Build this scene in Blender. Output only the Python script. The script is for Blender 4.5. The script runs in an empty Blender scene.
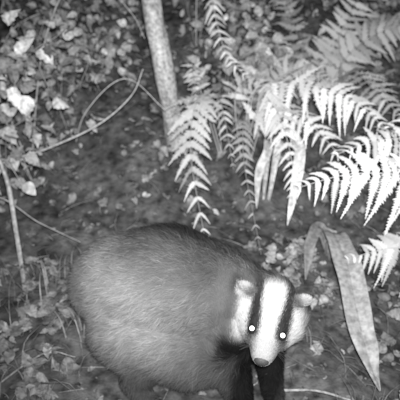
import bpy, math, random, bmesh
import numpy as np
from mathutils import Vector, noise
random.seed(4); rng=np.random.default_rng(4)
V=lambda *a: np.array(a,float)
def nz(v):
    v=np.asarray(v,float); l=np.linalg.norm(v,axis=-1,keepdims=True); return v/np.maximum(l,1e-9)
scene=bpy.context.scene

# ---------------------------------------------------------------- terrain height
def hbase(x,y):
    x=np.asarray(x,float); y=np.asarray(y,float)
    a=np.where(y<-0.3,0.15*(np.maximum(y,-1.6)+0.3),0.0)
    k=y-0.2
    b=0.45*0.08*np.log1p(np.exp(np.clip(k/0.08,-40,40)))
    b=3.2*np.tanh(b/3.2)
    return a+b
def hfull(x,y):
    d=math.exp(-(((x)/6)**2+((y)/6)**2))
    n=noise.fractal(Vector((x*2.2,y*2.2,0.3)),1.0,2.0,4)*0.022*(d*0.9+0.1)
    n+=noise.fractal(Vector((x*11,y*11,4.3)),1.0,2.0,3)*0.0085*d
    n+=noise.fractal(Vector((x*38,y*38,2.3)),1.0,2.0,2)*0.0035*d
    n+=noise.noise(Vector((x*.25,y*.25,7)))*0.5*(1-d)
    return float(hbase(x,y))+n
# ---------------------------------------------------------------- mesh builder
class MB:
    def __init__(s): s.v=[]; s.f=[]; s.c=[]; s.n=0
    def add(s,verts,faces,col):
        verts=np.asarray(verts,float); k=len(verts)
        s.v.append(verts); s.f.extend([tuple(int(i)+s.n for i in f) for f in faces])
        col=np.asarray(col,float)
        if col.ndim==0: col=np.full(k,float(col))
        s.c.append(col); s.n+=k
    def obj(s,name,mat,parent=None,smooth=True):
        me=bpy.data.meshes.new(name); v=np.concatenate(s.v); c=np.clip(np.concatenate(s.c),.004,.92)
        me.from_pydata(v.tolist(),[],s.f); me.update()
        a=me.attributes.new('Col','FLOAT_COLOR','POINT')
        rgba=np.ones((len(v),4)); rgba[:,:3]=c[:,None]
        a.data.foreach_set('color',rgba.ravel())
        if smooth: me.polygons.foreach_set('use_smooth',[True]*len(me.polygons))
        me.materials.append(mat)
        o=bpy.data.objects.new(name,me); scene.collection.objects.link(o)
        if parent: o.parent=parent
        return o
def empty(name):
    o=bpy.data.objects.new(name,None); o.empty_display_size=.05
    scene.collection.objects.link(o); return o
# ---------------------------------------------------------------- materials
def mat(name,rough=.7,spec=.2,trans=0.0,nscale=60,namt=.35,bump=0,bscale=200,detail=3,matte=False):
    m=bpy.data.materials.new(name); m.use_nodes=True; nt=m.node_tree; N=nt.nodes; Lk=nt.links
    for n in list(N): N.remove(n)
    out=N.new('ShaderNodeOutputMaterial')
    if matte: p=N.new('ShaderNodeBsdfDiffuse'); cin=p.inputs['Color']
    else:
        p=N.new('ShaderNodeBsdfPrincipled'); cin=p.inputs['Base Color']
        p.inputs['Roughness'].default_value=rough; p.inputs['Specular IOR Level'].default_value=spec
    at=N.new('ShaderNodeAttribute'); at.attribute_name='Col'
    src=at.outputs['Color']
    if nscale:
        tc=N.new('ShaderNodeTexCoord'); nz_=N.new('ShaderNodeTexNoise'); nz_.inputs['Scale'].default_value=nscale
        nz_.inputs['Detail'].default_value=detail
        Lk.new(tc.outputs['Object'],nz_.inputs['Vector'])
        mr=N.new('ShaderNodeMapRange'); mr.inputs['From Min'].default_value=.3; mr.inputs['From Max'].default_value=.7
        mr.inputs['To Min'].default_value=(1-namt); mr.inputs['To Max'].default_value=(1+namt)
        Lk.new(nz_.outputs['Fac'],mr.inputs['Value'])
        mx=N.new('ShaderNodeVectorMath'); mx.operation='SCALE'
        Lk.new(at.outputs['Color'],mx.inputs[0]); Lk.new(mr.outputs['Result'],mx.inputs['Scale'])
        src=mx.outputs['Vector']
    Lk.new(src,cin)
    if bump:
        n2=N.new('ShaderNodeTexNoise'); n2.inputs['Scale'].default_value=bscale; n2.inputs['Detail'].default_value=3
        Lk.new(tc.outputs['Object'],n2.inputs['Vector'])
        b=N.new('ShaderNodeBump'); b.inputs['Strength'].default_value=bump; b.inputs['Distance'].default_value=.004
        Lk.new(n2.outputs['Fac'],b.inputs['Height']); Lk.new(b.outputs['Normal'],p.inputs['Normal'])
    if trans:
        t=N.new('ShaderNodeBsdfTranslucent'); Lk.new(src,t.inputs['Color'])
        ms=N.new('ShaderNodeMixShader'); ms.inputs[0].default_value=trans
        Lk.new(p.outputs[0],ms.inputs[1]); Lk.new(t.outputs[0],ms.inputs[2]); Lk.new(ms.outputs[0],out.inputs[0])
    else: Lk.new(p.outputs[0],out.inputs[0])
    return m
M_soil=mat('forest_soil',nscale=30,namt=.65,bump=1,bscale=110,detail=5,matte=True)
M_fern=mat('fern_leaf',trans=.18,nscale=0,matte=True)
M_leaf=mat('broad_leaf',rough=.6,spec=.22,nscale=70,namt=.35,detail=2)
M_dead=mat('dead_leaf',nscale=90,namt=.45,matte=True,detail=2)
M_bark=mat('bark',nscale=75,namt=.5,bump=1,bscale=150,detail=4,matte=True)
M_fur=mat('fur',nscale=0,matte=True)
M_skin=mat('underfur',nscale=0,matte=True)
M_nose=mat('nose_skin',rough=.5,spec=.3,nscale=300,namt=.2,bump=.3,bscale=600)
# ---------------------------------------------------------------- ground
def axis(lo,hi,step,far,ng):
    mid=np.arange(lo,hi+1e-6,step); g=np.geomspace(step*1.6,far,ng)
    return np.concatenate([(lo-g)[::-1],mid,hi+g])
xs=axis(-1.6,1.6,.014,40,36); ys=axis(-.95,2.0,.014,40,36)
gv=[(x,y,hfull(x,y)) for y in ys for x in xs]; nx=len(xs)
gf=[(j*nx+i,j*nx+i+1,(j+1)*nx+i+1,(j+1)*nx+i) for j in range(len(ys)-1) for i in range(nx-1)]
g=MB(); ga=np.array(gv)
gc=np.array([.078+.05*noise.fractal(Vector((a[0]*6,a[1]*6,1)),1,2,4) for a in gv])
g.add(ga,gf,np.clip(gc,.02,.2)); ground=g.obj('ground',M_soil)
# ---------------------------------------------------------------- curves
def spline(pts,n):
    P=[np.array(p,float) for p in pts]; P=[2*P[0]-P[1]]+P+[2*P[-1]-P[-2]]
    out=[]; segs=len(P)-3
    for k in range(n):
        t=k/(n-1)*segs; i=min(int(t),segs-1); u=t-i
        a,b,c,d=P[i:i+4]
        out.append(.5*((2*b)+(c-a)*u+(2*a-5*b+4*c-d)*u*u+(-a+3*b-3*c+d)*u**3))
    return np.array(out)
def tube(mb,pts,r0,r1,col,sides=6,n=None,wob=0.0):
    C=spline(pts,n or max(6,len(pts)*5)); k=len(C)
    T=nz(np.gradient(C,axis=0)); up=V(.3,.9,.2)
    A=nz(np.cross(T,up)); B=np.cross(T,A); vs=[];cs=[]
    for i in range(k):
        r=r0+(r1-r0)*i/(k-1)
        for j in range(sides):
            a=2*math.pi*j/sides
            q=1+wob*noise.fractal(Vector((C[i][0]*9+math.cos(a)*1.2,C[i][2]*9+math.sin(a)*1.2,C[i][1])),1,2,3)
            vs.append(C[i]+r*q*(A[i]*math.cos(a)+B[i]*math.sin(a)))
            cs.append(col*(1+wob*1.6*noise.noise(Vector((j*1.7,C[i][2]*6,C[i][0]*3)))))
    f=[(i*sides+j,i*sides+(j+1)%sides,(i+1)*sides+(j+1)%sides,(i+1)*sides+j) for i in range(k-1) for j in range(sides)]
    f.append(tuple(range(sides))); f.append(tuple((k-1)*sides+j for j in range(sides)))
    mb.add(vs,f,np.array(cs))
    return C
# ---------------------------------------------------------------- fern frond
def frond(mb,pts,W,N,col,face=(0,-.55,.8),droop=.4,start=.25,prof=.7,fwd=.35,stem=.0026,width=1.0,jit=.13):
    C=spline(pts,240); T=nz(np.gradient(C,axis=0)); face=nz(V(*face))
    tube(mb,pts,stem,stem*.3,col*.75,5,40)
    seglen=np.linalg.norm(np.diff(C[int(start*239):],axis=0),axis=1).sum()
    for i in range(N):
        s=((i+.5)/N)**.92; idx=int((start+(1-start)*s)*239); P=C[idx]; t=T[idx]
        side=nz(np.cross(t,face)); nrm=nz(np.cross(side,t))
        L0=W*((1-s)**prof*.95+.05)
        if s<.25: L0*=(.6+.4*s/.25)
        space=seglen/N
        for sg in (-1,1):
            if rng.random()<.03: continue
            L=L0*(1+rng.normal()*jit*.8)
            d=nz(side*sg+t*(fwd+rng.normal()*jit)+nrm*(rng.normal()*jit*1.3-.05))
            pc=col*(1+rng.normal()*.10)*(.82+.18*rng.random())
            pw=min(space*.68,L*.25)*width*(.55+.45*(1-s))
            m=int(np.clip(L/(pw*.34),6,24))
            dr=droop*(1+rng.normal()*.35); cv=rng.normal()*.12
            ax=np.array([P+d*L*u-V(0,0,1)*dr*L*u*u*.6+t*L*(.12+cv)*u*u for u in np.linspace(0,1,m+1)])
            at=nz(np.gradient(ax,axis=0)); pn=nz(nrm+rng.normal(size=3)*.25)
            ps=nz(np.cross(at,pn)); vs=[];fs=[]
            for q in range(m+1):
                w=pw*.42*(1-q/m)**.7+.0004; vs+= [ax[q]+ps[q]*w,ax[q]-ps[q]*w]
            fs+=[(2*q,2*q+1,2*q+3,2*q+2) for q in range(m)]
            for q in range(m):
                u=(q+.3)/m; base=ax[q]*.6+ax[q+1]*.4; pl=pw*(1-u**1.9)*(.72+.5*rng.random())+.0008
                st=L/m*.56
                for sd in (-1,1):
                    dd=nz(ps[q]*sd+at[q]*.45+pn*(rng.random()-.6)*.5); b=len(vs)
                    vs+=[base-at[q]*st,base+dd*pl*.6-at[q]*st*.85,base+dd*pl*.95-at[q]*st*.1,base+dd*pl+at[q]*st*.35,base+dd*pl*.6+at[q]*st*.9,base+at[q]*st]
                    fs.append((b,b+1,b+2,b+3,b+4,b+5))
            mb.add(vs,fs,pc)
def fern(fr,name='fern_plant'):
    mb=MB()
    for f in fr: frond(mb,**f)
    return mb.obj(name,M_fern,smooth=False)
F=dict
fern([F(pts=[(.09,.50,.16),(.03,.53,.36),(-.01,.44,.42),(-.035,.22,.31),(.015,-.03,.10)],W=.145,N=15,col=.60,droop=.45,start=.33,face=(-.15,-.85,.5),fwd=.85,prof=.55),
      F(pts=[(.09,.50,.16),(.07,.52,.40),(.09,.38,.38),(.12,.18,.25)],W=.07,N=12,col=.5,droop=.6,start=.3,fwd=.6),
      F(pts=[(.08,.50,.16),(.0,.62,.40),(-.03,.60,.50),(-.01,.40,.42)],W=.07,N=11,col=.55,droop=.5,start=.3),
      F(pts=[(.10,.52,.16),(.22,.72,.35),(.34,.85,.42)],W=.09,N=14,col=.35,droop=.4,start=.2)])
fern([F(pts=[(.19,.46,.12),(.20,.47,.43),(.36,.34,.51),(.52,.24,.49),(.63,.13,.42)],W=.165,N=19,col=.74,droop=.65,start=.27,face=(0,-.6,.8)),
      F(pts=[(.19,.46,.12),(.22,.40,.38),(.36,.24,.42),(.48,.07,.34)],W=.14,N=16,col=.68,droop=.6,start=.25),
      F(pts=[(.19,.45,.12),(.20,.42,.44),(.27,.28,.44),(.31,.10,.33),(.31,-.02,.22)],W=.095,N=15,col=.62,droop=.5,start=.32,face=(0,-.8,.5),fwd=.6),
      F(pts=[(.20,.44,.14),(.17,.39,.36),(.16,.22,.26),(.205,-.08,.06)],W=.06,N=17,col=.38,droop=.5,start=.3,face=(0,-.8,.5),fwd=.6),
      F(pts=[(.21,.48,.14),(.30,.60,.42),(.42,.62,.48),(.56,.55,.44)],W=.12,N=16,col=.55,droop=.5,start=.25),
      F(pts=[(.17,.48,.14),(.14,.52,.40),(.20,.45,.50),(.29,.30,.46)],W=.09,N=13,col=.66,droop=.6,start=.3)])
fern([F(pts=[(.86,-.02,-.0),(.74,-.10,.30),(.61,-.135,.385),(.446,-.13,.39),(.29,-.11,.33)],W=.18,N=17,col=.80,droop=.7,start=.22,face=(0,-.7,.7)),
      F(pts=[(.86,.02,-.0),(.80,.02,.36),(.68,.0,.44),(.55,-.02,.45),(.42,-.02,.40)],W=.14,N=16,col=.70,droop=.6,start=.28,face=(0,-.5,.8)),
      F(pts=[(.87,-.06,-.0),(.78,-.26,.20),(.60,-.29,.235),(.52,-.28,.22),(.43,-.26,.17)],W=.12,N=15,col=.52,droop=.6,start=.25),
      F(pts=[(.88,.0,-.0),(.86,.08,.40),(.74,.10,.48),(.62,.06,.44)],W=.13,N=15,col=.62,droop=.6,start=.3),
      F(pts=[(.87,-.02,0),(1.0,-.1,.3),(1.15,-.15,.33),(1.3,-.2,.2)],W=.13,N=16,col=.5,droop=.6,start=.25)])
fern([F(pts=[(.54,.84,.27),(.58,.92,.40),(.68,1.05,.58),(.84,1.2,.82)],W=.18,N=20,col=.56,droop=.25,start=.10,face=(0,-.9,.4)),
      F(pts=[(.56,.80,.26),(.62,.66,.46),(.68,.45,.44),(.78,.28,.36)],W=.13,N=16,col=.50,droop=.5,start=.2),
      F(pts=[(.56,.82,.26),(.66,.82,.50),(.83,.76,.62),(.95,.62,.58)],W=.15,N=17,col=.50,droop=.5,start=.2),
      F(pts=[(.55,.86,.27),(.70,.98,.46),(.88,.98,.60),(1.05,.88,.62)],W=.15,N=17,col=.42,droop=.4,start=.2),
      F(pts=[(.53,.84,.27),(.46,1.0,.50),(.40,1.15,.66),(.34,1.2,.74)],W=.11,N=16,col=.36,droop=.4,start=.15)])
fern([F(pts=[(-.02,1.16,.42),(-.01,1.08,.74),(.04,.83,.74),(.10,.60,.56),(.215,.43,.47)],W=.07,N=22,col=.74,droop=.35,start=.32,face=(0,-.8,.6),fwd=.75),
      F(pts=[(-.02,1.16,.42),(.08,1.14,.72),(.22,1.0,.78),(.33,.85,.68)],W=.10,N=16,col=.38,droop=.5,start=.25),
      F(pts=[(-.02,1.16,.42),(-.1,1.3,.72),(-.2,1.35,.8),(-.3,1.25,.75)],W=.10,N=16,col=.32,droop=.5,start=.25)])
# hart's tongue strap leaves
def strap(mb,pts,w,col,face=(0,-.6,.8),n=34,cup=.25,wav=.05):
    C=spline(pts,n); T=nz(np.gradient(C,axis=0)); vs=[];cs=[]; ph=pts[0][0]*90
    for i in range(n):
        s=i/(n-1); side=nz(np.cross(T[i],nz(V(*face)))); nn=np.cross(side,T[i])
        ww=w*.5*min(1,.18+s*3)*(1-max(0,(s-.55)/.45)**2.2)+.001
        for k,q in enumerate((-1,-.55,-.08,0,.08,.55,1)):
            wv=math.sin(s*31+q*2+ph)*wav*w*abs(q)*.9+noise.noise(Vector((s*6,q,ph)))*w*.14
            vs.append(C[i]+side*ww*q*(1+.07*math.sin(s*23+ph+q))+nn*(abs(q)*cup*ww+wv-(.0015 if q==0 else 0)))
            cs.append(col*(.72 if q==0 else 1)*(1+.2*noise.noise(Vector((s*14,q*3,ph)))))
    f=[(i*7+k,i*7+k+1,(i+1)*7+k+1,(i+1)*7+k) for i in range(n-1) for k in range(6)]
    mb.add(vs,f,np.array(cs))
h=MB()
strap(h,[(.455,-.02,.0),(.43,-.08,.15),(.435,-.26,.165),(.430,-.43,.125),(.435,-.54,.085),(.453,-.63,.035)],.074,.28)
strap(h,[(.45,-.0,.0),(.41,.0,.12),(.36,-.10,.12),(.335,-.2,.05)],.036,.18)
h.obj('harts_tongue_fern',M_leaf)
h=MB()
strap(h,[(.27,.30,.05),(.30,.28,.33),(.34,.14,.35),(.315,.02,.26),(.285,-.07,.17)],.036,.52,cup=.5,wav=.12)
strap(h,[(.25,.30,.05),(.25,.28,.30),(.24,.2,.31),(.205,.13,.25),(.195,.04,.17)],.030,.42,cup=.5,wav=.12)
h.obj('harts_tongue_fern',M_leaf)
# ---------------------------------------------------------------- leaves
IVY=np.array([(0,0),(.22,-.08),(.46,.02),(.50,.16),(.38,.30),(.44,.46),(.36,.56),(.20,.66),(.09,.88),(0,1.0)])
IVY=np.concatenate([IVY,(IVY[1:-1]*[-1,1])[::-1]])
OV=np.array([(0,0),(.18,.08),(.32,.25),(.37,.45),(.30,.68),(.15,.88),(0,1.0)])
OV=np.concatenate([OV,(OV[1:-1]*[-1,1])[::-1]])
NET=np.array([(0,0),(.25,.05),(.32,.2),(.40,.25),(.34,.4),(.37,.5),(.26,.6),(.25,.72),(.12,.85),(0,1.05)])
NET=np.concatenate([NET,(NET[1:-1]*[-1,1])[::-1]])
def leaf(mb,p,size,d,nrm,col,shape=IVY,fold=.25,curl=.2):
    d=nz(d); s=nz(np.cross(d,nrm)); n=np.cross(s,d)
    x=shape[:,0:1]*rng.uniform(.75,1.15);y=shape[:,1:2]
    v=p+size*(s*(x+.12*y*y*rng.normal())+d*y+n*(np.abs(x)*fold-curl*y*y+.05*rng.normal(size=x.shape)))
    k=len(shape); c1=p+size*(d*.25-n*curl*.06); c2=p+size*(d*.6-n*curl*.36)
    v=np.concatenate([v,[c1,c2]]); h=k//2
    cc=np.full(k+2,col)*(1+.12*rng.normal(size=k+2)); cc[-1]*=1.15; cc[-2]*=1.2; cc[0]*=1.15
    fs=[]
    for i in range(k):
        a,b=i,(i+1)%k; ym=(shape[a][1]+shape[b][1])/2; fs.append((a,b,k if ym<.42 else k+1))
    for sd in (range(0,h),range(k-1,h-1,-1)):
        prev=None
        for i in sd:
            a,b=i,(i+1)%k; ym=(shape[a][1]+shape[b][1])/2; cur=k if ym<.42 else k+1
            if prev is not None and cur!=prev: fs.append((a if sd.step>0 else b,k,k+1))
            prev=cur
    mb.add(v,fs,cc)
def rdir(): return nz(rng.normal(size=3))
def fast_h(x,y): return float(hbase(x,y))
def scatter(mb,n,xr,yr,size,lift,colf,shapes,tilt=.5,mask=None,up=(0,-.45,.85)):
    c=0
    while c<n:
        x=rng.uniform(*xr); y=rng.uniform(*yr)
        if mask is not None and rng.random()>mask(x,y): continue
        z=fast_h(x,y)+rng.uniform(*lift)
        nrm=nz(V(*up)+rng.normal(size=3)*tilt)
        d=np.cross(nrm,rdir()); sz=rng.uniform(*size)
        leaf(mb,V(x,y,z),sz,d,nrm,colf(),shapes[rng.integers(len(shapes))],fold=rng.uniform(0,.4),curl=rng.uniform(-.1,.5)); c+=1
def clump(x,y): return max(.02,.5+.5*noise.fractal(Vector((x*2.6,y*2.6,9)),1,2,2)*1.6)
def mask_bank(x,y):
    path=math.exp(-((x+.33+.08*math.sin(y*4))/.2)**2)*(1 if y<.7 else math.exp(-((y-.7)/.2)**2))
    gap=math.exp(-((x-.12)/.28)**2-((y-.05)/.3)**2)
    return max(.0,min(1,(clump(x,y)**1.3)*(1-1.0*path)*(1-.8*gap)*min(1,max(0.03,(y-.05)/.5))))
dk=lambda a,b:(lambda: rng.uniform(a,b)*(1.0+(rng.random()<.12)*.6))
cover=MB()
scatter(cover,5600,(-2.2,2.2),(.1,3.2),(.02,.05),(.005,.12),dk(.08,.26),[IVY,NET,OV],tilt=.6,mask=mask_bank)
scatter(cover,1700,(-1.5,1.5),(.8,2.2),(.03,.065),(.05,.22),dk(.14,.38),[OV,NET],tilt=.55,mask=mask_bank)
cover.obj('ivy_ground_cover',M_leaf,smooth=False)
bp=MB()
for _ in range(46):
    x=.26+rng.normal()*.10; y=.88+rng.normal()*.10; z=fast_h(x,y)+rng.uniform(.02,.20)
    tube(bp,[(x,y,fast_h(x,y)-.02),(x,y-.01,z-.03),(x,y,z)],.0015,.001,.3,4,5)
    leaf(bp,V(x,y,z),rng.uniform(.05,.095),V(rng.normal(),rng.normal()*.5-.4,-.35),nz(V(0,-.7,.7)+rng.normal(size=3)*.3),rng.uniform(.22,.44),OV,.25,.4)
bp.obj('broadleaf_plant',M_leaf,smooth=False)
lit=MB()
scatter(lit,5600,(-1.5,1.5),(-.95,1.5),(.005,.026),(.002,.014),dk(.04,.20),[OV,NET],tilt=.5,up=(0,0,1))
scatter(lit,420,(-1.3,1.3),(-.9,1.2),(.03,.055),(.006,.03),dk(.07,.20),[OV,NET,IVY],tilt=.5,up=(0,-.1,1))
lit.obj('leaf_litter',M_dead,smooth=False)
def wplants(x0,x1,y0,y1,n,s,col,name,lift=(.02,.09)):
    m=MB()
    for _ in range(n):
        x=rng.uniform(x0,x1);y=rng.uniform(y0,y1);z=fast_h(x,y)-.01
        H=rng.uniform(*lift)+.02; top=V(x+rng.normal()*.02,y-.02+rng.normal()*.02,z+H)
        tube(m,[(x,y,z),(x*.5+top[0]*.5+.005,y,z+H*.6),top],.0012,.0007,col*.7,4,6)
        for a in range(rng.integers(3,7)):
            an=rng.uniform(0,6.28); d=V(math.cos(an),math.sin(an),rng.uniform(-.2,.3))
            leaf(m,top-V(0,0,rng.uniform(0,H*.5)),rng.uniform(*s),d,nz(V(0,-.3,1)+rng.normal(size=3)*.4),col*rng.uniform(.5,1.4),NET if rng.random()<.6 else OV,.2,.3)
    return m.obj(name,M_leaf,smooth=False)
wplants(.22,.42,-.32,.0,30,(.02,.04),.2,'woodland_herb')
wplants(-.95,-.38,-.75,-.1,90,(.02,.05),.17,'woodland_herb')
wplants(.5,.95,-.6,-.2,34,(.02,.045),.15,'woodland_herb')
# ---------------------------------------------------------------- bramble shrub on the left
br=MB(); stems=[]
def mk(pts,r0,r1,c): stems.append(tube(br,pts,r0,r1,c,6,30,wob=.15))
mk([(-1.05,.2,.02),(-.79,.28,.20),(-.57,.32,.27),(-.38,.36,.35),(-.26,.42,.44),(-.215,.46,.53)],.0055,.002,.34)
mk([(-.70,.45,.1),(-.60,.55,.6),(-.45,.68,.85),(-.28,.68,.70),(-.22,.64,.60)],.004,.0018,.3)
mk([(-.95,.1,.0),(-.72,.05,.21),(-.55,.01,.13),(-.41,-.02,.07)],.004,.0015,.24)
mk([(-.68,.04,.45),(-.61,-.05,.33),(-.58,-.13,.19),(-.565,-.19,.0)],.006,.008,.27)
for _ in range(26):
    x=rng.uniform(-1.1,-.5);y=rng.uniform(.15,.9);z=fast_h(x,y)
    a=V(x,y,z-.02);b=a+V(rng.normal()*.08,rng.normal()*.06,rng.uniform(.15,.35));c=b+V(rng.uniform(-.1,.2),-rng.uniform(0,.15),rng.uniform(-.02,.2))
    d=c+V(rng.uniform(-.1,.2),-.08,rng.uniform(-.15,.05)); mk([a,b,c,d],.003,.0012,rng.uniform(.15,.4))
for C in stems[4:]+stems[1:2]:
    for k in range(6,30,2):
        P=C[min(k,len(C)-1)]
        if P[0]>-.42: continue
        d=nz(V(rng.normal(),rng.normal()-.3,rng.normal()*.5-.2)); P2=P+d*.03
        leaf(br,P2,rng.uniform(.03,.065),d,nz(V(.2,-.7,.65)+rng.normal(size=3)*.6),rng.uniform(.12,.38),NET if rng.random()<.5 else OV,.3,.4)
for _ in range(170):
    x=rng.uniform(-1.0,-.47);y=rng.uniform(.25,.8);z=fast_h(x,y)+rng.uniform(.05,.55)
    leaf(br,V(x,y,z),rng.uniform(.02,.055),V(rng.normal(),rng.normal(),-.5),nz(V(.2,-.7,.6)+rng.normal(size=3)*.6),rng.uniform(.08,.32),(NET,IVY,OV)[rng.integers(3)],.3,.3)
for p,s,d,c in [((-.68,.34,.50),.085,(.2,-.2,-.9),.62),((-.63,.36,.46),.09,(-.3,-.2,-.8),.6),((-.66,.38,.62),.075,(.8,0,.3),.5),((-.58,.40,.62),.07,(.6,-.3,-.5),.42),
                ((-.70,.45,.70),.07,(.4,-.2,.7),.4),((-.55,.38,.43),.06,(.7,-.3,-.1),.38),((-.72,.30,.36),.07,(.5,-.4,-.6),.32),((-.62,.2,.3),.06,(.7,-.3,-.4),.26)]:
    leaf(br,V(*p),s,V(*d),nz(V(.15,-.8,.5)+rng.normal(size=3)*.2),c,NET,.3,.35)
br.obj('bramble_shrub',M_leaf,smooth=False)
# ---------------------------------------------------------------- sapling tree
tr=MB()
C=tube(tr,[(-.085,.57,.08),(-.10,.575,.20),(-.135,.59,.42),(-.20,.62,.85),(-.30,.66,1.5),(-.34,.7,2.1),(-.42,.74,3.0)],.050,.020,.36,18,160,wob=.28)
tips=[]
for k in (88,100,112,120,128,138,146,156):
    P=C[k]; d=V(rng.normal(),rng.normal()*.8,.6); d=nz(d)
    e=P+d*rng.uniform(.5,.9); tube(tr,[P,P+d*.25+V(0,0,.05),e],.010,.003,.28,6,10,wob=.15)
    for _ in range(3):
        q=e+rng.normal(size=3)*.22; tube(tr,[P+d*.3,(P+d*.3+q)/2+V(0,0,.04),q],.005,.0015,.28,4,7); tips.append(q); 
    tips.append(e)
trunk=tr.obj('trunk',M_bark)
tl=MB()
for t in tips:
    for _ in range(30):
        p=t+rng.normal(size=3)*.14; leaf(tl,p,rng.uniform(.04,.075),rdir(),nz(V(0,0,1)+rng.normal(size=3)*.6),rng.uniform(.06,.2),OV,.2,.2)
crown=tl.obj('leaves',M_leaf,smooth=False)
tree=empty('sapling_tree'); trunk.parent=tree; crown.parent=tree
# ---------------------------------------------------------------- fallen twigs and grass
tw=MB()
tube(tw,[(.22,-.58,-.02),(.31,-.60,.0),(.43,-.64,-.01),(.55,-.66,-.03)],.004,.0025,.30,6,20,wob=.2)
tube(tw,[(-.58,-.60,-.03),(-.43,-.50,.03),(-.34,-.50,.02)],.003,.0015,.26,6,20,wob=.2)
for _ in range(480):
    x=rng.uniform(-1.2,1.2);y=rng.uniform(-.9,1.3);a=rng.uniform(0,3.14);L=rng.uniform(.02,.16)
    z=fast_h(x,y)+.008; dx=math.cos(a)*L;dy=math.sin(a)*L
    tube(tw,[(x,y,z),(x+dx*.5+rng.normal()*.01,y+dy*.5,fast_h(x,y+dy*.5)+.014),(x+dx,y+dy,fast_h(x,y+dy)+.012)],rng.uniform(.0008,.0024),.0006,rng.uniform(.10,.30),4,6)
tw.obj('fallen_twigs',M_bark)
gr=MB()
for _ in range(480):
    if rng.random()<.7: x=rng.uniform(-.85,-.30);y=rng.uniform(-.78,-.1)
    else: x=rng.uniform(.25,.9);y=rng.uniform(-.75,-.3)
    z=fast_h(x,y)-.005;H=rng.uniform(.04,.15);a=rng.uniform(0,6.28)
    dx,dy=math.cos(a),math.sin(a)
    P=spline([(x,y,z),(x+dx*H*.25,y+dy*H*.25,z+H*.7),(x+dx*H*.8,y+dy*H*.8,z+H*.75)],7); w=rng.uniform(.0012,.003); vs=[]
    for i,p in enumerate(P):
        ww=w*(1-i/6)+.0002; vs+=[p+V(-dy,dx,0)*ww,p-V(-dy,dx,0)*ww]
    gr.add(vs,[(2*i,2*i+1,2*i+3,2*i+2) for i in range(6)],rng.uniform(.08,.24))
gr.obj('grass',M_leaf)

# ================================================================ BADGER
A=nz(V(-.25,-.88,-.40)); Nn=V(-.02,-.41,.91); Nn=nz(Nn-A*np.dot(A,Nn)); Lx=np.cross(Nn,A)
O=V(.173,-.598,.326)-Nn*.012
def hp(s,w,n): return O+A*s+Lx*w+Nn*n
bm_v=[];bm_f=[];cnt=0
b=bmesh.new(); bmesh.ops.create_icosphere(b,subdivisions=3,radius=1); 
IV=np.array([v.co[:] for v in b.verts]); IF=[[v.index for v in f.verts] for f in b.faces]; b.free()
def ball(c,r,M=None):
    global cnt
    q=IV*r if M is None else (IV*np.array(r))@M
    bm_v.append(q+c); bm_f.extend([[i+cnt for i in f] for f in IF]); cnt+=len(IV)
def chain(items):
    for (a,ra),(c,rc) in zip(items[:-1],items[1:]):
        a=np.array(a,float);c=np.array(c,float); d=np.linalg.norm(c-a); n=max(2,int(d/(.25*min(ra,rc))))
        for k in range(n+1):
            t=k/n; ball(a*(1-t)+c*t,ra*(1-t)+rc*t)
# trunk and neck
chain([((-.24,-.41,.202),.107),((-.19,-.42,.208),.138),((-.085,-.450,.240),.147),((.03,-.490,.234),.124),((.088,-.510,.238),.096),((.132,-.532,.252),.070),(hp(-.015,0,-.056),.054)])
# hind legs
chain([((-.19,-.51,.130),.098),((-.135,-.56,.085),.068),((-.170,-.58,.02),.038),((-.15,-.60,-.018),.028),((-.115,-.64,-.028),.022)])
chain([((-.235,-.39,.14),.10),((-.21,-.40,.10),.07),((-.265,-.40,.04),.034),((-.25,-.43,.005),.028),((-.22,-.47,-.0),.022)])
# deep chest and hanging belly
chain([((-.12,-.53,.125),.10),((-.03,-.565,.105),.092),((.04,-.565,.115),.085)])
# forelegs
chain([((.075,-.55,.19),.082),((.06,-.575,.11),.060),((.095,-.615,.03),.038),((.105,-.64,-.015),.029),((.118,-.68,-.032),.022)])
chain([((.14,-.52,.19),.068),((.165,-.50,.12),.050),((.185,-.55,.04),.034),((.188,-.575,.0),.028),((.195,-.62,-.022),.022)])
# tail
chain([((-.31,-.36,.20),.03),((-.345,-.30,.15),.026),((-.35,-.27,.10),.012)])
PAWS=(((.118,-.685,-.034),V(.1,-.99,0)),((.195,-.625,-.022),V(.1,-.99,0)),((-.115,-.645,-.03),V(.4,-.9,0)),((-.22,-.475,-.0),V(.4,-.9,0)))
for c,dr in PAWS:
    sd=V(-dr[1],dr[0],0)
    for k in range(5): ball(V(*c)+sd*(k-2)*.011+dr*(.014-abs(k-2)*.004)-V(0,0,.006),.0095)
# skull and muzzle
chain([(hp(-.01,0,-.052),.056),(hp(.035,0,-.050),.053),(hp(.075,0,-.045),.044),(hp(.105,0,-.041),.036),(hp(.126,0,-.037),.029),(hp(.134,0,-.036),.025)])
for sg in (-1,1):
    chain([(hp(.0,sg*.036,-.062),.042),(hp(.045,sg*.036,-.064),.042),(hp(.08,sg*.023,-.056),.033)])
    chain([(hp(.015,sg*.054,-.078),.033),(hp(.045,sg*.050,-.080),.030)])
    chain([(hp(.065,sg*.022,-.022),.019),(hp(.086,sg*.023,-.024),.016)])
    EX=nz(Lx*sg*.62+Nn*.78-A*.1); EY=nz(np.cross(nz(A),EX)); EZ=np.cross(EX,EY)
    ball(hp(-.002,sg*.064,-.003),(.028,.021,.0095),np.array([EX,EY,EZ]))
    for k in range(4): ball(hp(-.004,sg*(.050+k*.003),-.018+k*.004),.014-k*.001)
chain([(hp(.03,0,-.085),.036),(hp(.08,0,-.070),.027),(hp(.116,0,-.058),.018)])
me=bpy.data.meshes.new('body'); me.from_pydata(np.concatenate(bm_v).tolist(),[],bm_f); me.update()
tmp=bpy.data.objects.new('tmp_body',me); scene.collection.objects.link(tmp)
r=tmp.modifiers.new('r','REMESH'); r.mode='VOXEL'; r.voxel_size=.0045
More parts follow.
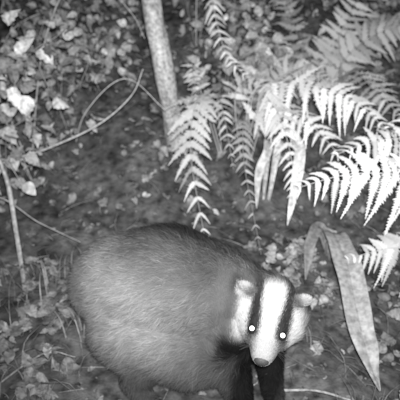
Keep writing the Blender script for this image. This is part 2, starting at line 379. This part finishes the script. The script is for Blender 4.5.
s=tmp.modifiers.new('s','SMOOTH'); s.factor=.5; s.iterations=5
dg=bpy.context.evaluated_depsgraph_get(); body=bpy.data.meshes.new_from_object(tmp.evaluated_get(dg))
bpy.data.objects.remove(tmp)
nv=len(body.vertices); co=np.empty(nv*3); body.vertices.foreach_get('co',co); co=co.reshape(-1,3)
no=np.empty(nv*3); body.vertices.foreach_get('normal',no); no=no.reshape(-1,3)
ss=lambda a,b,x: (lambda t:t*t*(3-2*t))(np.clip((x-a)/(b-a),0,1))
def hc(p):
    q=p-O; return q@A,q@Lx,q@Nn
def headmask(p):
    s,w,n=hc(p); return ss(-.065,-.02,s)*(1-ss(.12,.15,np.abs(w)))*ss(-.135,-.11,n)
def furcol(p,jit=0):
    x,y,z=p[:,0],p[:,1],p[:,2]; s,w,n=hc(p)
    if jit:
        s=s+rng.normal(size=len(s))*.003; w=w+rng.normal(size=len(s))*.0028; n=n+rng.normal(size=len(s))*.004
    aw=np.abs(w)
    bodyc=.120-.070*ss(-.17,.02,x)
    bodyc=bodyc*(.22+.78*ss(.40,.27,z))  # upper back darkened in the coat colour, imitating shade at grazing lamp angle
    bodyc=bodyc*(.10+.90*ss(.05,.21,z))
    bodyc=np.where(x>.0,bodyc*(.25+.75*ss(.13,.22,z)),bodyc)
    bodyc=bodyc*(.55+.45*ss(-.34,-.24,x))  # rump end darkened too: painted shading for lamp falloff at the outline
    wc=.026-.009*ss(0,.09,s)+.008*ss(.09,.13,s)
    wb=.048+.001*s
    e=.006
    white=1-ss(wc-e,wc+e,aw); cheek=ss(wb-e,wb+e,aw)
    cheek=cheek*(1-.85*ss(.066,.090,aw))*(.18+.82*ss(-.005,.03,s))
    hd=.022+.33*np.maximum(white,cheek*ss(-.115,-.08,n)*.9)
    mz=ss(.093,.115,s)
    hd=hd*(1-mz)+mz*(.05+.15*(1-ss(.012,.034,aw))*ss(-.055,-.035,n)+.07*ss(-.07,-.04,n))
    hd=hd*(.10+.9*ss(-.105,-.065,n))
    ear=ss(.043,.049,aw)*ss(-.030,-.018,n)*ss(.020,.013,np.abs(s+.002))*ss(.094,.086,aw)
    hd=hd*(1-ear)+ear*(.10+.15*ss(.060,.074,aw+.35*(n+.01)))
    m=ss(-.045,-.015,s)*(1-ss(.090,.115,aw))*ss(-.14,-.115,n)
    nape=ss(-.12,-.05,s)*(1-m)
    b2=bodyc*(1-nape)+nape*(bodyc*.85+.05*(1-ss(.015,.035,aw))*ss(-.05,0,n)+.04*ss(.04,.08,aw))
    return b2*(1-m)+hd*m
col=np.clip(furcol(co),.008,.9)
a=body.attributes.new('Col','FLOAT_COLOR','POINT'); rg=np.ones((nv,4)); rg[:,:3]=(col*.85)[:,None]; a.data.foreach_set('color',rg.ravel())
body.polygons.foreach_set('use_smooth',[True]*len(body.polygons)); body.materials.clear(); body.materials.append(M_skin)
bo=bpy.data.objects.new('body',body); scene.collection.objects.link(bo)
body.calc_loop_triangles(); nt=len(body.loop_triangles); tri=np.empty(nt*3,np.int32); body.loop_triangles.foreach_get('vertices',tri); tri=tri.reshape(-1,3)
p0,p1,p2=co[tri[:,0]],co[tri[:,1]],co[tri[:,2]]; cen=(p0+p1+p2)/3
area=np.linalg.norm(np.cross(p1-p0,p2-p0),axis=1)/2
hmT=headmask(cen); wgt=area*(1+4*hmT); wgt/=wgt.sum()
NS=105000; ti=rng.choice(nt,NS,p=wgt); u=rng.random((NS,2)); fl=u.sum(1)>1; u[fl]=1-u[fl]
b0=1-u.sum(1); P=p0[ti]*b0[:,None]+p1[ti]*u[:,:1]+p2[ti]*u[:,1:]
Nm=nz(no[tri[ti,0]]*b0[:,None]+no[tri[ti,1]]*u[:,:1]+no[tri[ti,2]]*u[:,1:])
hm=headmask(P); s_,w_,n_=hc(P)
muzz=ss(.05,.10,s_)*hm
legs=ss(.10,.05,P[:,2])*(1-hm)
flow=np.tile(nz(V(-.80,.28,-.45)),(NS,1))*(1-legs)[:,None]+V(-.15,.05,-1)*legs[:,None]
flow=flow*(1-hm)[:,None]+(-A[None]*1.0+Lx[None]*np.sign(w_)[:,None]*.35*ss(.02,.06,np.abs(w_))[:,None])*hm[:,None]
def nf(k,o): return np.array([noise.noise(Vector((p[0]*k+o,p[1]*k,p[2]*k+o*.5))) for p in P])
cl=np.stack([nf(30,0),nf(30,9),nf(30,17)],1); big=nf(9,31)
flow=flow+cl*.6*(1-.8*hm)[:,None]+rng.normal(size=(NS,3))*(.26-.13*hm)[:,None]
flow=flow-Nm*(flow*Nm).sum(1,keepdims=True); flow=nz(flow)
ln=(.032*(1-legs)+.016*legs)*(1-hm)+(.012*(1-muzz)+.005*muzz)*hm
ln=ln+.012*hm*ss(.05,.08,np.abs(w_))*ss(-.03,-.05,n_)
earm=hm*ss(.045,.055,np.abs(w_))*ss(-.035,-.02,n_); ln=ln*(1-earm)+.006*earm
ln*=rng.uniform(.6,1.25,NS)
wd=(.00066*(1-hm)+.00048*hm)*rng.uniform(.6,1.4,NS)
lift=.55-.25*hm
q1=P+ln[:,None]*.45*nz(Nm*lift[:,None]+flow*1.0)
q2=q1+ln[:,None]*.55*nz(Nm*(lift*.3)[:,None]+flow+V(0,0,-.12)+rng.normal(size=(NS,3))*.14)
sd=nz(np.cross(Nm,flow)+Nm*rng.normal(size=(NS,1))*.3)
W=wd[:,None]
vv=np.stack([P+sd*W,P-sd*W,q1+sd*W*.9,q1-sd*W*.9,q2],1).reshape(-1,3)
fc=np.clip(furcol(P,1),.008,.9)*(1+.35*big*(1-hm))
gz=np.exp(rng.normal(size=NS)*.18*(1-.6*hm)); gz*=1-.15*cl[:,0]*(1-hm)
base=fc*.85; midc=fc*gz; tip=fc*gz*(1+.25*(1-hm))
cc=np.stack([base,base,midc,midc,tip],1).reshape(-1)
idx=np.arange(NS)*5
quads=np.stack([idx,idx+1,idx+3,idx+2],1); tris=np.stack([idx+2,idx+3,idx+4],1)
fm=bpy.data.meshes.new('fur'); fm.vertices.add(NS*5); fm.vertices.foreach_set('co',vv.ravel())
loops=np.concatenate([quads.ravel(),tris.ravel()]); fm.loops.add(len(loops)); fm.loops.foreach_set('vertex_index',loops.astype(np.int32))
fm.polygons.add(NS*2); ls=np.concatenate([np.arange(NS)*4,NS*4+np.arange(NS)*3]); fm.polygons.foreach_set('loop_start',ls.astype(np.int32))
fm.update(calc_edges=True); fm.validate()
a=fm.attributes.new('Col','FLOAT_COLOR','POINT'); rg=np.ones((NS*5,4)); rg[:,:3]=cc[:,None]; a.data.foreach_set('color',rg.ravel())
fm.polygons.foreach_set('use_smooth',[True]*len(fm.polygons))
fm.materials.append(M_fur); fur=bpy.data.objects.new('fur',fm); scene.collection.objects.link(fur)
nb=MB(); RM=np.array([Lx,A,Nn])
q=(IV*np.array([.0170,.011,.0135])); q[:,0]*=1-.25*(q[:,2]<0)*abs(q[:,2])/.0135
nb.add(q@RM+hp(.150,0,-.031),IF,.045)
for sg in (-1,1): nb.add((IV*np.array([.003,.003,.0025]))@RM+hp(.160,sg*.006,-.032),IF,.005)
nose=nb.obj('nose',M_nose)
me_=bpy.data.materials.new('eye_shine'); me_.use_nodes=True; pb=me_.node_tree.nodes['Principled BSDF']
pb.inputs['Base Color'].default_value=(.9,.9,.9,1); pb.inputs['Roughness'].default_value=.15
pb.inputs['Emission Color'].default_value=(1,1,1,1); pb.inputs['Emission Strength'].default_value=1.6  # eyes emit light themselves, standing in for the lamp's reflection in them
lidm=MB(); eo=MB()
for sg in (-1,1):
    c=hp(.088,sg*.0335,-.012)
    lidm.add((IV*np.array([.0105,.0115,.008]))@RM+c-Nn*.003,IF,.014)
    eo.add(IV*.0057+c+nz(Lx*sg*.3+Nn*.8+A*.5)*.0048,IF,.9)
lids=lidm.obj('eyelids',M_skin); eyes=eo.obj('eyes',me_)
wk=MB()
for sg in (-1,1):
    for k in range(6):
        p=hp(.108+.004*(k%3),sg*.020,-.045-.004*(k//3)); d=nz(Lx*sg+A*rng.uniform(-.2,.4)+Nn*rng.uniform(-.5,-.1))
        tube(wk,[p,p+d*.02,p+d*.04-V(0,0,.008)],.0002,.0001,.12,4,7)
whisk=wk.obj('whiskers',M_fur)
ck=MB()
for c,dr in PAWS:
    sd_=V(-dr[1],dr[0],0)
    for k in range(5):
        p=V(*c)+sd_*(k-2)*.011+dr*.018-V(0,0,.006); tube(ck,[p,p+dr*.012+V(0,0,.002),p+dr*.024-V(0,0,.006)],.0025,.0006,.2,5,7)
claws=ck.obj('claws',M_nose)
bad=empty('badger')
for o in (bo,fur,nose,lids,eyes,whisk,claws): o.parent=bad

# ---------------------------------------------------------------- camera, light, night sky
cd=bpy.data.cameras.new('camera'); cam=bpy.data.objects.new('camera',cd); scene.collection.objects.link(cam)
cam.location=(0,-1.6,1.15); cam.rotation_euler=(math.radians(60),0,0); cd.sensor_width=36; cd.lens=50; cd.clip_end=500; cd.clip_start=.02
cd.dof.use_dof=True; cd.dof.focus_distance=.88; cd.dof.aperture_fstop=7.0
scene.camera=cam
w=bpy.data.worlds.new('World'); scene.world=w; w.use_nodes=True; nt_=w.node_tree
sky=nt_.nodes.new('ShaderNodeTexSky'); sky.sky_type='NISHITA'; sky.sun_disc=False; sky.sun_elevation=math.radians(4); sky.sun_rotation=math.radians(180)
bw=nt_.nodes.new('ShaderNodeRGBToBW'); bg=nt_.nodes['Background']; bg.inputs['Strength'].default_value=.12
nt_.links.new(sky.outputs[0],bw.inputs[0]); nt_.links.new(bw.outputs[0],bg.inputs[0])
# the trail camera's infrared lamp, mounted just above its lens
ld=bpy.data.lights.new('infrared_lamp','SPOT'); lo=bpy.data.objects.new('infrared_lamp',ld); scene.collection.objects.link(lo)
lo.location=(0.02,-1.62,1.22); tgt=Vector((.10,.18,.28)); lo.rotation_euler=(tgt-lo.location).to_track_quat('-Z','Y').to_euler()
ld.energy=325; ld.spot_size=math.radians(75); ld.spot_blend=1.0; ld.shadow_soft_size=.03
scene.view_settings.view_transform='Standard'; scene.view_settings.look='None'; scene.view_settings.exposure=0
